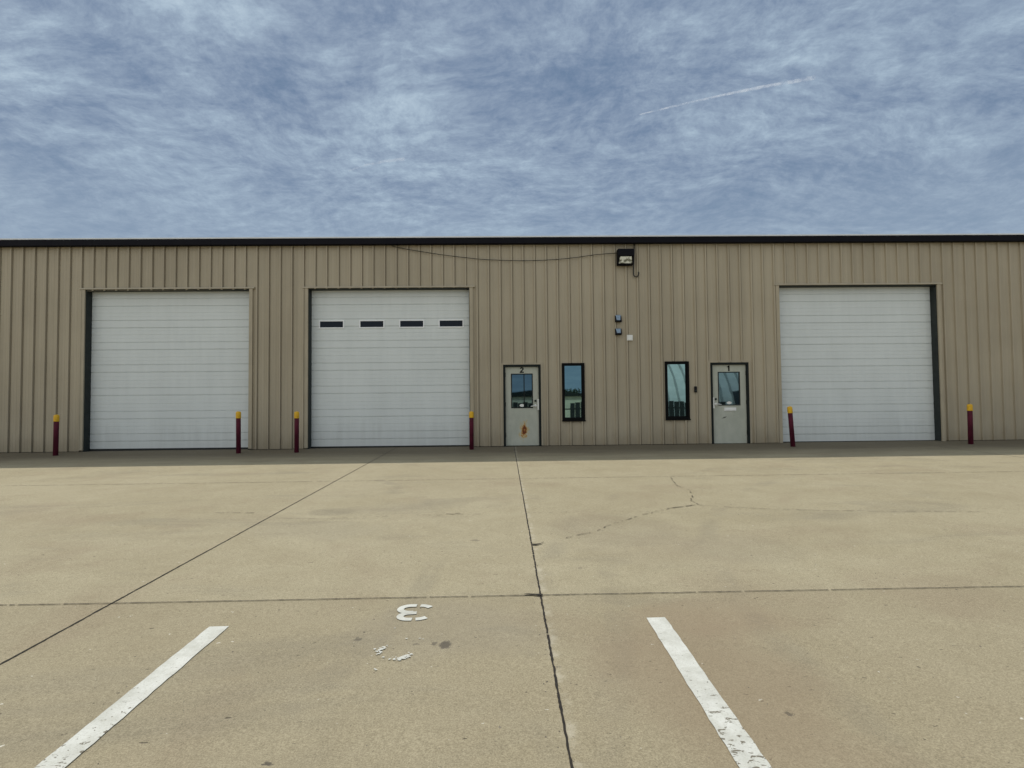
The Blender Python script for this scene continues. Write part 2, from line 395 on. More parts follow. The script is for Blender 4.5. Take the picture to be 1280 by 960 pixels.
# ------------------------------------------------------------------ mesh helpers
class MB:
    def __init__(self):
        self.bm = bmesh.new()

    def box(self, x0, x1, y0, y1, z0, z1):
        v = [self.bm.verts.new(p) for p in ((x0, y0, z0), (x1, y0, z0), (x1, y1, z0), (x0, y1, z0),
                                            (x0, y0, z1), (x1, y0, z1), (x1, y1, z1), (x0, y1, z1))]
        for f in ((3, 2, 1, 0), (4, 5, 6, 7), (0, 1, 5, 4), (1, 2, 6, 5), (2, 3, 7, 6), (3, 0, 4, 7)):
            self.bm.faces.new([v[i] for i in f])
        return self

    def quad(self, *p):
        self.bm.faces.new([self.bm.verts.new(q) for q in p])
        return self

    def prism(self, prof, axis, a, b):
        """closed profile (list of 2D points) swept along an axis from a to b"""
        def P(q, t):
            return {'x': (t, q[0], q[1]), 'y': (q[0], t, q[1]), 'z': (q[0], q[1], t)}[axis]
        va = [self.bm.verts.new(P(q, a)) for q in prof]; vb = [self.bm.verts.new(P(q, b)) for q in prof]
        n = len(prof)
        for i in range(n):
            self.bm.faces.new((va[i], va[(i + 1) % n], vb[(i + 1) % n], vb[i]))
        self.bm.faces.new(va[::-1]); self.bm.faces.new(vb)
        return self

    def tube(self, pts, r, seg=10, radii=None):
        pts = [Vector(p) for p in pts]; rings = []
        for i, p in enumerate(pts):
            d = (pts[min(i + 1, len(pts) - 1)] - pts[max(i - 1, 0)]).normalized()
            a = d.orthogonal().normalized() if abs(d.y) > 0.9 else d.cross(Vector((0, 1, 0))).normalized()
            bb = d.cross(a); rr = radii[i] if radii else r
            rings.append([self.bm.verts.new(p + (a * math.cos(2 * math.pi * k / seg) + bb * math.sin(2 * math.pi * k / seg)) * rr) for k in range(seg)])
        for q, s in zip(rings, rings[1:]):
            for k in range(seg):
                self.bm.faces.new((q[k], q[(k + 1) % seg], s[(k + 1) % seg], s[k]))
        self.bm.faces.new(rings[0][::-1]); self.bm.faces.new(rings[-1])
        return self

    def lathe(self, prof, cx, cy, seg=28):
        rings = [[self.bm.verts.new((cx + r * math.cos(2 * math.pi * k / seg), cy + r * math.sin(2 * math.pi * k / seg), z)) for k in range(seg)] for r, z in prof]
        for q, s in zip(rings, rings[1:]):
            for k in range(seg):
                self.bm.faces.new((q[k], q[(k + 1) % seg], s[(k + 1) % seg], s[k]))
        self.bm.faces.new(rings[0][::-1]); self.bm.faces.new(rings[-1])
        return self

    def ring(self, x0, x1, z0, z1, y0, y1, wl, wr, wt, wb):
        """rectangular frame in the wall plane, pieces butted"""
        self.box(x0, x0 + wl, y0, y1, z0, z1); self.box(x1 - wr, x1, y0, y1, z0, z1)
        self.box(x0 + wl, x1 - wr, y0, y1, z1 - wt, z1)
        if wb:
            self.box(x0 + wl, x1 - wr, y0, y1, z0, z0 + wb)
        return self

    def build(self, name, mat, parent=None, bevel=0.0, smooth=False):
        bmesh.ops.recalc_face_normals(self.bm, faces=self.bm.faces)
        me = bpy.data.meshes.new(name); self.bm.to_mesh(me); self.bm.free()
        me.materials.append(mat)
        o = bpy.data.objects.new(name, me); C.objects.link(o)
        if parent:
            o.parent = parent
            o.matrix_parent_inverse = Matrix.Translation(-world_loc(parent))
        if smooth:
            for p in me.polygons:
                p.use_smooth = True
        if bevel:
            md = o.modifiers.new('bevel', 'BEVEL'); md.width = bevel; md.segments = 2; md.limit_method = 'ANGLE'; md.angle_limit = R(50)
        return o


def world_loc(o):
    v = Vector(o.location)
    while o.parent:
        v = v + o.matrix_parent_inverse.translation + o.parent.location
        o = o.parent
    return v


def empty(name, loc):
    o = bpy.data.objects.new(name, None); o.location = loc; o.empty_display_size = 0.2
    C.objects.link(o)
    return o


def tag(o, label=None, cat=None, group=None, kind=None):
    if label: o['label'] = label
    if cat: o['category'] = cat
    if group: o['group'] = group
    if kind: o['kind'] = kind
    return o


def gz(x, y):
    """height of the lot: drains away from the building"""
    return 0.002 * max(-24, min(24, x)) + 0.025 * max(-60.0, min(0.0, y))


# ------------------------------------------------------------------ the lot
mb = MB()
xs = [-600, -24, 24, 600]; ys = [-900, -60, 0, 60, 900]
grid = [[mb.bm.verts.new((x, y, gz(x, y))) for x in xs] for y in ys]
for j in range(len(ys) - 1):
    for i in range(len(xs) - 1):
        mb.bm.faces.new((grid[j][i], grid[j][i + 1], grid[j + 1][i + 1], grid[j + 1][i]))
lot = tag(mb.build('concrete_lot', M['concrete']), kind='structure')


def ribbon(pts, wid, name, mat, lift=0.004, step=0.03, jit=0.35, gap=0.0, kind='structure', wander=0.0):
    """ragged strip lying on the lot"""
    mb = MB(); prev = None; n = 0; wv = 0.0
    for (x0, y0), (x1, y1) in zip(pts, pts[1:]):
        L = math.hypot(x1 - x0, y1 - y0); k = max(1, int(L / step)); nx, ny = -(y1 - y0) / L, (x1 - x0) / L
        for i in range(k + 1):
            t = i / k; n += 1
            wv = 0.85 * wv + random.uniform(-1, 1) * wander
            x = x0 + (x1 - x0) * t + nx * wv; y = y0 + (y1 - y0) * t + ny * wv
            a = wid * 0.5 * (1 + random.uniform(-jit, jit)); b = wid * 0.5 * (1 + random.uniform(-jit, jit))
            cur = [mb.bm.verts.new((x + nx * a, y + ny * a, gz(x + nx * a, y + ny * a) + lift)),
                   mb.bm.verts.new((x - nx * b, y - ny * b, gz(x - nx * b, y - ny * b) + lift))]
            if prev and not (gap and random.random() < gap):
                mb.bm.faces.new((prev[0], prev[1], cur[1], cur[0]))
            prev = cur
    o = mb.build(name, mat)
    return tag(o, kind=kind)


# sawn joints between the slabs: each is its own strip
XJ = [-8.96, -5.89 + 0.0, -2.82, 0.255, 6.4, 9.5]
for x in (-2.82, 0.255, -12.0, 10.5):
    ribbon([(x, -0.05), (x, -16.5)], 0.0125 if x > -1 else 0.012, 'slab_joint', M['joint'], 0.004, 0.022, 0.42, 0.03 if x > 0 else 0.0, wander=0.0009)
for y, wd in ((-5.25, 0.012), (-10.5, 0.0085)):
    ribbon([(-16, y - 0.05), (-2.82, y - 0.02), (0.25, y), (16, y + 0.06)], wd, 'slab_joint', M['joint'] if y < -8 else M['crack'], 0.006, 0.02, 0.45, 0.015 if y < -8 else 0.22, wander=0.0009)
# cracks and spalls
for pts, wd, gp in (([(2.757, -5.30), (2.642, -6.024), (2.658, -6.166), (2.692, -6.5), (2.559, -7.026), (2.445, -7.234), (2.442, -7.487)], 0.009, 0.35),
                    ([(2.44, -7.49), (2.146, -7.611), (1.766, -7.901), (1.463, -8.17), (1.12, -8.521), (0.858, -8.806), (0.607, -8.976)], 0.008, 0.40),
                    ([(2.45, -7.52), (2.736, -7.651), (3.133, -7.77), (3.6, -7.89), (4.6, -8.05), (5.6, -8.1)], 0.008, 0.25),
                    ([(2.42, -7.50), (2.2, -7.60), (2.0, -7.72)], 0.012, 0.2),
                    ([(1.9, -7.82), (1.587, -7.846), (1.251, -7.824), (0.866, -7.799), (0.27, -7.84)], 0.005, 0.55),
                    ([(-2.75, -7.95), (-2.186, -7.941), (-1.718, -7.93), (-1.062, -7.889), (-0.25, -7.853)], 0.006, 0.6),
                    ([(-3.6, -7.56), (-3.075, -7.587)], 0.010, 0.45),
                    ([(-0.75, -7.80), (-0.62, -7.84), (-0.5, -7.79)], 0.012, 0.45)):
    ribbon(pts, wd, 'crack', M['crack'], 0.008, 0.035, 0.8, gp, wander=0.012)


def blot(pts, name, mat, lift):
    mb = MB()
    mb.bm.faces.new([mb.bm.verts.new((x, y, gz(x, y) + lift)) for x, y in pts])
    return tag(mb.build(name, mat), kind='structure')


blot([(0.258, -9.212), (0.285, -9.222), (0.315, -9.212), (0.345, -9.185), (0.365, -9.150), (0.382, -9.10), (0.352, -9.158), (0.318, -9.178), (0.290, -9.182), (0.258, -9.178)], 'spall', M['joint'], 0.010)
blot([(0.13, -10.484), (0.17, -10.480), (0.22, -10.488), (0.268, -10.492), (0.272, -10.520), (0.235, -10.522), (0.20, -10.508), (0.15, -10.500)], 'spall', M['joint'], 0.010)

# gravel: loose grit over the slabs, past counting
mb = MB()
for i in range(900):
    y = -14.0 + 13.6 * random.random() ** 1.6; x = random.uniform(-8, 8) * (0.25 + 0.75 * min(1, (y + 15) / 7))
    if random.random() < 0.25:
        x = 0.255 + random.gauss(0, 0.05)
    r = random.uniform(0.0015, 0.0045) * (1 + 0.7 * (random.random() < 0.1)); a = random.random() * 6.28; z = gz(x, y)
    base = [mb.bm.verts.new((x + r * math.cos(a + k * 1.2566) * random.uniform(0.7, 1.3), y + r * math.sin(a + k * 1.2566) * random.uniform(0.7, 1.3), z)) for k in range(5)]
    top = mb.bm.verts.new((x + random.uniform(-.3, .3) * r, y, z + r * random.uniform(0.6, 1.1)))
    for k in range(5):
        mb.bm.faces.new((base[k], base[(k + 1) % 5], top))
tag(mb.build('gravel', M['pebble']), kind='stuff')

# ------------------------------------------------------------------ the warehouse
OPEN = dict(g2=(-5.11, -0.885, -1, 4.19), g1=(-10.9, -6.65, -1, 4.19), g3=(7.345, 11.59, -1, 4.19),
            d2=(-0.012, 0.976, -1, 2.145), d1=(5.465, 6.482, -1, 2.155), w2=(1.535, 2.132, 0.643, 2.172), w1=(4.26, 4.897, 0.648, 2.190))
XL, XR, EAVE, DEPTH = -24.0, 24.0, 5.36, 21.0
wh = tag(empty('warehouse', (0, 0, 0)), 'long tan ribbed steel warehouse with navy eave trim and white overhead doors', 'building')

# ribbed wall sheet: major ribs every foot, two shallow pencil ribs between
pts = []
k = -56
while True:
    c = -7.064 + 0.304 * k
    if c > XR: break
    if c > XL:
        pts += [(c - 0.030, 0), (c - 0.020, -0.040), (c + 0.016, -0.040), (c + 0.022, 0.018), (c + 0.038, 0.018), (c + 0.043, 0),
                (c + 0.108, 0), (c + 0.116, -0.0035), (c + 0.124, 0), (c + 0.182, 0), (c + 0.190, -0.0035), (c + 0.198, 0)]
    k += 1


def yat(x):
    for (xa, ya), (xb, yb) in zip(pts, pts[1:]):
        if xa <= x <= xb:
            return ya + (yb - ya) * (x - xa) / (xb - xa)
    return 0


edges = sorted({e for o in OPEN.values() for e in o[:2]})
allp = sorted(pts + [(e, yat(e)) for e in edges])
mb = MB()
for (xa, ya), (xb, yb) in zip(allp, allp[1:]):
    if xb - xa < 1e-5: continue
    xm = (xa + xb) / 2
    spans = [(0.012, EAVE)]
    for (o0, o1, z0, z1) in OPEN.values():
        if o0 < xm < o1:
            spans = [(0.012, z0)] * (z0 > 0) + [(z1, EAVE)]
    for z0, z1 in spans:
        mb.quad((xa, ya, z0 + 0.002 * xa), (xb, yb, z0 + 0.002 * xb), (xb, yb, z1), (xa, ya, z1))
# screw heads along the girts
k = -56
while -7.064 + 0.304 * k < XR:
    c = -7.064 + 0.304 * k + 0.058
    for z in (0.16, 2.30, 3.55, 5.0):
        if c > XL and not any(a - 0.12 < c < b + 0.12 and z0 - .1 < z < z1 + .1 for a, b, z0, z1 in OPEN.values()):
            mb.prism([(c + 0.008 * math.cos(q * 1.047), z + 0.008 * math.sin(q * 1.047)) for q in range(6)], 'y', -0.007, 0.0)
    k += 1
bmesh.ops.remove_doubles(mb.bm, verts=mb.bm.verts, dist=1e-5)
mb.build('wall', M['wall'], wh)

mb = MB(); mb.box(XL, XR, DEPTH - 0.1, DEPTH, -0.1, EAVE); mb.build('back_wall', M['wall'], wh)
for s in (XL, XR):
    mb = MB(); mb.prism([(0.02, -0.1), (DEPTH, -0.1), (DEPTH, EAVE), (DEPTH / 2, EAVE + 0.87), (0.02, EAVE)], 'x', s - 0.05, s + 0.05)
    mb.build('end_wall', M['wall'], wh)
# footing behind the foot of the wall, between the openings
cuts = sorted([o[:2] for k_, o in OPEN.items() if k_[0] in 'gd'])
xa = XL
for a, b in cuts + [(XR, XR)]:
    mb = MB(); mb.box(xa, a - 0.01, 0.026, 0.15, -0.12, 0.10); mb.build('footing', M['footing'], wh); xa = b + 0.01
# the roof: two low slopes with standing seams, out of sight from the ground
sl = 0.87 / (DEPTH / 2)
mb = MB()
mb.prism([(-0.16, 5.475 - 0.16 * sl), (DEPTH / 2, 5.475 + DEPTH / 2 * sl), (DEPTH + 0.2, 5.475 - 0.2 * sl), (DEPTH + 0.2, 5.44 - 0.2 * sl), (DEPTH / 2, 5.44 + DEPTH / 2 * sl), (-0.16, 5.44 - 0.16 * sl)], 'x', XL - 0.2, XR + 0.2)
roof = mb.build('roof', M['roof'], wh)
# eave trim: a boxed dark fascia with a drip lip, lapped every three metres
mb = MB()
mb.prism([(-0.150, 5.325), (-0.165, 5.330), (-0.165, 5.475), (-0.155, 5.485), (-0.02, 5.455), (-0.02, 5.345), (-0.045, 5.318), (-0.14, 5.318)], 'x', XL - 0.2, XR + 0.2)
x = XL + 1.1
while x < XR:
    mb.box(x, x + 0.05, -0.168, -0.150, 5.326, 5.483); x += 3.05
mb.build('eave_trim', M['eave'], wh, 0.002)
# pale strip added over the trim to draw the bright halo line
mb = MB(); mb.box(XL - 0.2, XR + 0.2, -0.172, -0.13, 5.488, 5.522); mb.build('halo_strip', M['roof'], wh, 0.003)


def garage_door(x0, x1, z1, label, lites):
    """sectional steel door 0.2 m back in its opening, with jambs, head, seal and lites"""
    Y = 0.20
    prof = [(Y, 0.035)]
    z = 0.035; seq = []
    secs = [0.229, 0.818, 1.435, 2.047, 2.641, 3.223, 3.80]
    joints = []
    for s0 in [-0.376] + secs:                     # each section: strong groove at its joint and 0.2 m above it
        joints += [(s0 - 0.0, 0.019, 0.012), (s0 + 0.197, 0.016, 0.011), (s0 + 0.395, 0.006, 0.007), (s0 + 0.30, 0.003, 0.005), (s0 + 0.50, 0.003, 0.005)]
    for zj, dep, hw in sorted(joints):
        if 0.06 < zj < z1 - 0.04:
            prof += [(Y, zj - hw * 1.0), (Y - dep * 0.15, zj - hw * 0.95), (Y + dep, zj - hw * 0.6), (Y + dep, zj + hw * 0.5), (Y, zj + hw * 0.9)]
    prof += [(Y, z1 + 0.05), (Y + 0.05, z1 + 0.05), (Y + 0.05, 0.035)]
    mb = MB(); mb.prism(prof, 'x', x0 - 0.02, x1 + 0.02)
    d = mb.build('garage_door', M['gdoor'], wh)
    tag(d, label)
    mb = MB(); mb.box(x0 + 0.012, x1 - 0.012, Y - 0.012, Y + 0.03, -0.05, 0.034); mb.build('bottom_seal', M['seal'], d)
    # jambs and head lining the opening
    for xa, xb in ((x0 - 0.015, x0 + 0.012), (x1 - 0.012, x1 + 0.015)):
        mb = MB(); mb.box(xa, xb, -0.008, Y + 0.001, -0.06, z1 + 0.01); mb.build('door_jamb', M['jamb'], d)
    mb = MB(); mb.box(x0 + 0.012, x1 - 0.012, -0.008, Y + 0.001, z1 - 0.012, z1 + 0.02); mb.build('door_head', M['jamb'], d)
    # tan casing on the wall face; the head flashing runs past both sides
    for xa, xb in ((x0 - 0.095, x0 - 0.003), (x1 + 0.003, x1 + 0.095)):
        mb = MB(); mb.box(xa, xb, -0.048, 0.0, 0.02, z1 + 0.008)
        mb.box(xa - 0.0, xa + 0.016, -0.054, -0.0485, 0.02, z1 + 0.008) if xa < x0 - 0.05 else mb.box(xb - 0.016, xb, -0.054, -0.0485, 0.02, z1 + 0.008)
        mb.build('casing', M['trim'], d, 0.002)
    mb = MB(); mb.prism([(-0.062, z1 + 0.010), (-0.062, z1 + 0.022), (-0.050, z1 + 0.050), (0.0, z1 + 0.056), (0.0, z1 + 0.010)], 'x', x0 - 0.14, x1 + 0.14)
    mb.build('head_flashing', M['trim'], d)
    for a, b in lites:
        f = MB(); f.ring(a - 0.035, b + 0.035, 3.165, 3.385, Y - 0.016, Y + 0.01, 0.030, 0.030, 0.030, 0.030)
        f.build('window_frame', M['lite_frame'], d, 0.003)
        f = MB(); f.box(a - 0.004, b + 0.004, Y - 0.006, Y + 0.01, 3.196, 3.354); f.build('window_pane', M['lite'], d)
    # lift handle low on the door
    return d


garage_door(-5.11, -0.885, 4.19, 'white overhead door with a row of four dark windows', [(-4.87, -4.27), (-3.80, -3.20), (-2.74, -2.14), (-1.69, -1.09)])
garage_door(-10.9, -6.65, 4.19, 'plain white overhead door beside the left bollard', [])
garage_door(7.345, 11.59, 4.19, 'plain white overhead door at the right behind the leaning bollard', [])


def numeral_mesh(body, name, mat, parent, x, z, y):
    """bold vinyl numeral, 0.15 m tall, standing 3 mm proud of the door face"""
    mb = MB()
    if body == '1':
        prof = [(0.027, 0), (0.027, 0.15), (-0.004, 0.15), (-0.014, 0.132), (-0.040, 0.117), (-0.040, 0.094), (-0.011, 0.106), (-0.011, 0)]
    else:
        outer = [(0.000 + 0.050 * math.cos(R(a)), 0.102 + 0.048 * math.sin(R(a))) for a in range(175, -31, -15)]
        inner = [(0.000 + 0.017 * math.cos(R(a)), 0.102 + 0.017 * math.sin(R(a))) for a in range(175, -31, -15)]
        prof = outer + [(-0.004, 0.034), (0.053, 0.034), (0.053, 0.0), (-0.054, 0.0), (-0.052, 0.022)] + inner[::-1]
    mb.prism([(x + a, z + b) for a, b in prof], 'y', y - 0.003, y - 0.0005)
    return mb.build(name, mat, parent)


def entry_door(x0, x1, z1, mat, label, hinge_right, number, glass, bar, numx):
    fw = 0.055
    Y = 0.028
    lx0, lx1, lz1 = x0 + fw + 0.004, x1 - fw - 0.004, z1 - fw - 0.004
    gx0, gx1, gz0, gz1 = glass
    mb = MB()                                      # the leaf, open where the glass sits
    mb.ring(lx0, lx1, 0.02, lz1, Y, Y + 0.044, gx0 - lx0, lx1 - gx1, lz1 - gz1, gz0 - 0.02)
    d = tag(mb.build('entry_door', mat, wh), label)
    mb = MB(); mb.ring(x0, x1, -0.03, z1, -0.036, Y + 0.07, fw, fw, fw, 0)
    mb.box(x0 + fw, x1 - fw, Y + 0.046, Y + 0.07, -0.03, z1 - fw); mb.box(x0 + fw, x1 - fw, -0.015, Y + 0.05, -0.04, 0.012)
    mb.build('door_frame', M['frame'], d, 0.003)
    # tan casing round the frame
    mb = MB(); mb.ring(x0 - 0.05, x1 + 0.05, 0.02, z1 + 0.05, -0.026, 0.001, 0.049, 0.049, 0.049, 0); mb.build('casing', M['trim'], d, 0.002)
    mb = MB(); mb.ring(gx0 - 0.022, gx1 + 0.022, gz0 - 0.022, gz1 + 0.022, Y - 0.009, Y + 0.02, 0.026, 0.026, 0.026, 0.026)
    mb.build('glass_stop', M['frame'] if bar else M['jamb'], d, 0.003)
    mb = MB(); mb.box(gx0 + 0.001, gx1 - 0.001, Y + 0.012, Y + 0.030, gz0 + 0.001, gz1 - 0.001); mb.build('glass', M['doorglass'], d)
    if bar:
        mb = MB(); mb.box(0.525, 0.550, Y - 0.004, Y + 0.011, gz0, gz1); mb.build('glazing_bar', M['frame'], d, 0.002)
    hx = lx1 if hinge_right else lx0
    for z in (0.30, 1.10, 1.88):
        mb = MB(); mb.tube([(hx + (0.004 if hinge_right else -0.004), Y - 0.006, z - 0.055), (hx + (0.004 if hinge_right else -0.004), Y - 0.006, z + 0.055)], 0.011, 10); mb.build('hinge', M['frame'], d)
    # lever lock: rose, lever, cylinder and a latch guard at the edge
    s = 1 if hinge_right else -1
    ex = lx0 if hinge_right else lx1
    cx = ex + s * 0.085
    for zc, rr, dp, nm in ((1.055, 0.037, 0.022, 'lever_rose'), (1.19, 0.028, 0.026, 'deadbolt')):
        mb = MB(); mb.prism([(cx + rr * math.cos(q * 0.3142), zc + rr * math.sin(q * 0.3142)) for q in range(20)], 'y', Y - dp, Y)
        mb.build(nm, M['steel'] if nm == 'lever_rose' else M['jamb'], d, 0.004)
    mb = MB(); mb.tube([(cx, Y, 1.055), (cx, Y - 0.055, 1.055), (cx + s * 0.02, Y - 0.068, 1.056), (cx + s * 0.07, Y - 0.070, 1.052), (cx + s * 0.125, Y - 0.066, 1.043)], 0.0125, 10)
    mb.build('lever_handle', M['steel'], d, 0, True)
    mb = MB(); mb.box(ex - s * 0.045 if s > 0 else ex - 0.035, ex + 0.035 if s > 0 else ex + 0.045, Y - 0.044, Y - 0.038, 0.945, 1.235)
    for z in (0.97, 1.09, 1.21):
        mb.tube([(ex, Y - 0.050, z), (ex, Y - 0.038, z)], 0.010, 8)
    mb.build('latch_guard', M['steel'], d, 0.003)
    # oval sticker at the foot of the glass and the unit number above it
    sx = (gx0 + gx1) / 2
    mb = MB(); mb.prism([(sx + 0.066 * math.cos(q * 0.2094), gz0 + 0.048 + 0.036 * math.sin(q * 0.2094)) for q in range(30)], 'y', Y + 0.009, Y + 0.0115); mb.build('sticker', M['white'], d)
    numeral_mesh(number, 'door_number', M['ink'], d, numx, 1.930, Y)
    return d


d2 = entry_door(-0.012, 0.976, 2.145, M['entry_a'], 'grey entry door numbered 2 with a rust patch', False, '2', (0.215, 0.745, 1.022, 1.888), True, 0.480)
d1 = entry_door(5.465, 6.482, 2.155, M['entry_b'], 'grey entry door numbered 1 with a white mail slot', True, '1', (5.70, 6.245, 1.040, 1.890), False, 5.970)
mb = MB()
mb.box(5.825, 6.150, 0.018, 0.028, 0.872, 0.962); mb.prism([(0.012, 0.948), (0.018, 0.952), (0.018, 0.886), (0.006, 0.882)], 'x', 5.845, 6.130)
mb.build('mail_slot', M['white'], d1, 0.003)


def window(x0, x1, z0, z1, label):
    mb = MB()
    mb.ring(x0, x1, z0, z1, -0.042, 0.012, 0.058, 0.066, 0.052, 0.085)
    mb.ring(x0 + 0.059, x1 - 0.067, z0 + 0.086, z1 - 0.053, -0.010, 0.05, 0.014, 0.014, 0.014, 0.014)
    mb.box(x0 - 0.012, x1 + 0.012, -0.060, -0.043, z0 - 0.004, z0 + 0.03)
    f = tag(mb.build('window', M['winframe'], wh, 0.003), label)
    mb = MB(); mb.box(x0 + 0.060, x1 - 0.068, 0.022, 0.040, z0 + 0.088, z1 - 0.055); mb.build('pane', M['glass'], f)
    return f


window(1.535, 2.132, 0.643, 2.172, 'tall black framed window right of the rusted door')
window(4.26, 4.897, 0.648, 2.190, 'tall black framed window left of the door with a mail slot')

# ------------------------------------------------------------------ things fixed to the wall
wp = tag(empty('wall_light', (3.225, 0, 4.94)), 'boxy dark floodlight with a clear lens high on the wall', 'floodlight')
mb = MB()
mb.prism([(-0.034, 4.735), (-0.145, 4.735), (-0.180, 4.752), (-0.190, 4.775), (-0.165, 4.790), (-0.150, 4.930), (-0.265, 4.948), (-0.275, 4.962), (-0.275, 5.120), (-0.255, 5.146), (-0.034, 5.146)], 'x', 3.020, 3.432)
mb.build('housing', M['eave'], wp, 0.010)
for xa, xb in ((3.020, 3.046), (3.406, 3.432)):
    mb = MB(); mb.prism([(-0.150, 4.79), (-0.185, 4.79), (-0.262, 4.945), (-0.150, 4.945)], 'x', xa, xb)
    mb.build('cheek', M['eave'], wp, 0.003)
mb = MB()
v = [(3.050, -0.186, 4.776), (3.402, -0.186, 4.776), (3.376, -0.250, 4.942), (3.076, -0.250, 4.942)]
u_ = [(3.056, -0.155, 4.778), (3.396, -0.155, 4.778), (3.376, -0.155, 4.940), (3.076, -0.155, 4.940)]
mb.quad(*v); mb.quad(*u_[::-1])
for i in range(4):
    mb.quad(v[i], u_[i], u_[(i + 1) % 4], v[(i + 1) % 4])
bmesh.ops.remove_doubles(mb.bm, verts=mb.bm.verts, dist=1e-5)
mb.build('lens', M['lens'], wp)

mb = MB()
cp = [(-2.90, 5.330), (-2.858, 5.286), (-2.289, 5.176), (-1.444, 5.043), (-0.598, 4.942), (0.0, 4.908), (0.568, 4.893), (1.05, 4.903), (1.525, 4.930), (2.0, 4.980), (2.378, 5.033), (2.75, 5.068), (3.03, 5.085)]
fine_ = []
for i in range(len(cp) - 1):
    p0, p1, p2, p3 = cp[max(i - 1, 0)], cp[i], cp[i + 1], cp[min(i + 2, len(cp) - 1)]
    for q in range(5):
        t = q / 5
        fine_.append(tuple(0.5 * (2 * p1[c] + (p2[c] - p0[c]) * t + (2 * p0[c] - 5 * p1[c] + 4 * p2[c] - p3[c]) * t * t + (3 * p1[c] - p0[c] - 3 * p2[c] + p3[c]) * t ** 3) for c in (0, 1)))
fine_.append(cp[-1])
mb.tube([(x, -0.050, z) for x, z in fine_], 0.0085, 8)
tag(mb.build('cable', M['cable'], None, 0, True), 'thin black cable sagging from the eave to the floodlight', 'cable')

mb = MB()
hook = [(3.492, -0.06, 5.32), (3.490, -0.06, 5.15), (3.478, -0.06, 4.9), (3.462, -0.06, 4.62), (3.460, -0.06, 4.54)]
hook += [(3.530 - 0.070 * math.cos(a), -0.06, 4.53 - 0.085 * math.sin(a)) for a in [k * math.pi / 10 for k in range(1, 11)]] + [(3.601, -0.06, 4.575)]
mb.tube(hook, 0.015, 10)
tag(mb.build('hook', M['cable'], None, 0, True), 'thin dark pipe ending in a J hook beside the floodlight', 'hook')

for z, lab, tilt in ((3.245, 'upper of two small black wall sensors with a blue grey face', 0.02), (2.905, 'lower small black wall sensor beside the white box', 0.0)):
    s = tag(empty('wall_sensor', (3.035, 0, z)), lab, 'sensor', 'small sensors on the wall')
    mb = MB(); mb.prism([(0.0, z), (-0.105, z), (-0.115, z + 0.02), (-0.060, z + 0.165), (-0.040, z + 0.172), (0.0, z + 0.172)], 'x', 2.950, 3.122)
    mb.build('housing', M['black'], s, 0.006)
    # the face leans back up the sloping front
    mb = MB()
    f0 = z + 0.045; f1 = z + 0.165 + tilt
    def fy(zz): return -0.115 + (zz - (z + 0.02)) * 0.055 / 0.145
    P = [(2.990, fy(f0) - 0.008, f0), (3.084, fy(f0) - 0.008, f0), (3.100, fy(f1) - 0.008, f1), (2.970, fy(f1) - 0.008, f1)]
    Q = [(x, y + 0.012, zz) for x, y, zz in P]
    mb.quad(*P); mb.quad(*Q[::-1])
    for i in range(4):
        mb.quad(P[i], Q[i], Q[(i + 1) % 4], P[(i + 1) % 4])
    bmesh.ops.remove_doubles(mb.bm, verts=mb.bm.verts, dist=1e-5)
    mb.build('face', M['sensor'], s)

s = tag(empty('junction_box', (3.34, 0, 2.755)), 'square white plastic box on the wall below the black sensors', 'junction box')
mb = MB(); mb.box(3.262, 3.416, -0.055, 0, 2.755, 2.903); mb.build('box_body', M['white'], s, 0.006)
mb = MB(); mb.box(3.276, 3.402, -0.061, -0.054, 2.769, 2.889); mb.build('cover', M['white'], s, 0.004)

s = tag(empty('doorbell', (5.056, 0, 1.37)), 'slim black doorbell on a wall rib beside the right window', 'doorbell')
mb = MB(); mb.box(5.024, 5.090, -0.066, -0.03, 1.372, 1.530); mb.build('body', M['black'], s, 0.006)
mb = MB(); mb.prism([(5.057 + 0.018 * math.cos(q * 0.3142), 1.415 + 0.018 * math.sin(q * 0.3142)) for q in range(20)], 'y', -0.071, -0.064); mb.build('button', M['jamb'], s)


# ------------------------------------------------------------------ bollards
def bollard():
    e = empty('bollard', (0, 0, 0))
    mb = MB(); mb.lathe([(0.055, -0.06), (0.055, 0.83), (0.0548, 0.845)], 0, 0); p = mb.build('post', M['maroon'], e, 0, False)
    mb = MB(); mb.lathe([(0.0595, 0.832), (0.0600, 0.84), (0.0600, 0.955), (0.057, 0.975), (0.047, 0.990), (0.026, 0.998), (0.006, 1.0)], 0, 0); c = mb.build('cap', M['yellow'], e, 0, False)
    for o in (p, c):
        for f in o.data.polygons:
            f.use_smooth = abs(f.normal.z) < 0.9
    return e


b0 = bollard()
for i, (x, y, h, lean, lab) in enumerate((
        (-5.115, -0.80, 1.01, 0.0, 'maroon bollard with a yellow cap before the wall left of the windowed overhead door'),
        (-6.535, -0.80, 1.03, -0.6, 'maroon bollard with a yellow cap in front of the left overhead door'),
        (-0.818, -0.62, 0.955, 0.0, 'maroon bollard with a yellow cap between the windowed overhead door and the rusted entry door'),
        (7.155, -0.90, 1.00, -3.4, 'leaning maroon bollard with a yellow cap at the right overhead door'),
        (-10.98, -0.80, 1.0, 0.4, 'maroon bollard with a yellow cap at the far left side of the left overhead door'),
        (11.66, -0.85, 1.0, 0.5, 'maroon bollard with a yellow cap at the far right side of the right overhead door'))):
    if i == 0:
        o = b0
    else:
        o = b0.copy(); C.objects.link(o)
        for ch in [c for c in b0.children]:
            c = ch.copy(); C.objects.link(c); c.parent = o
    o.location = (x, y, gz(x, y)); o.scale = (1, 1, h); o.rotation_euler = (0, R(lean), R(37 * i))
    if lean:
        o.rotation_euler = (0, R(lean), 0)
    tag(o, lab, 'bollard', 'maroon bollards along the wall')


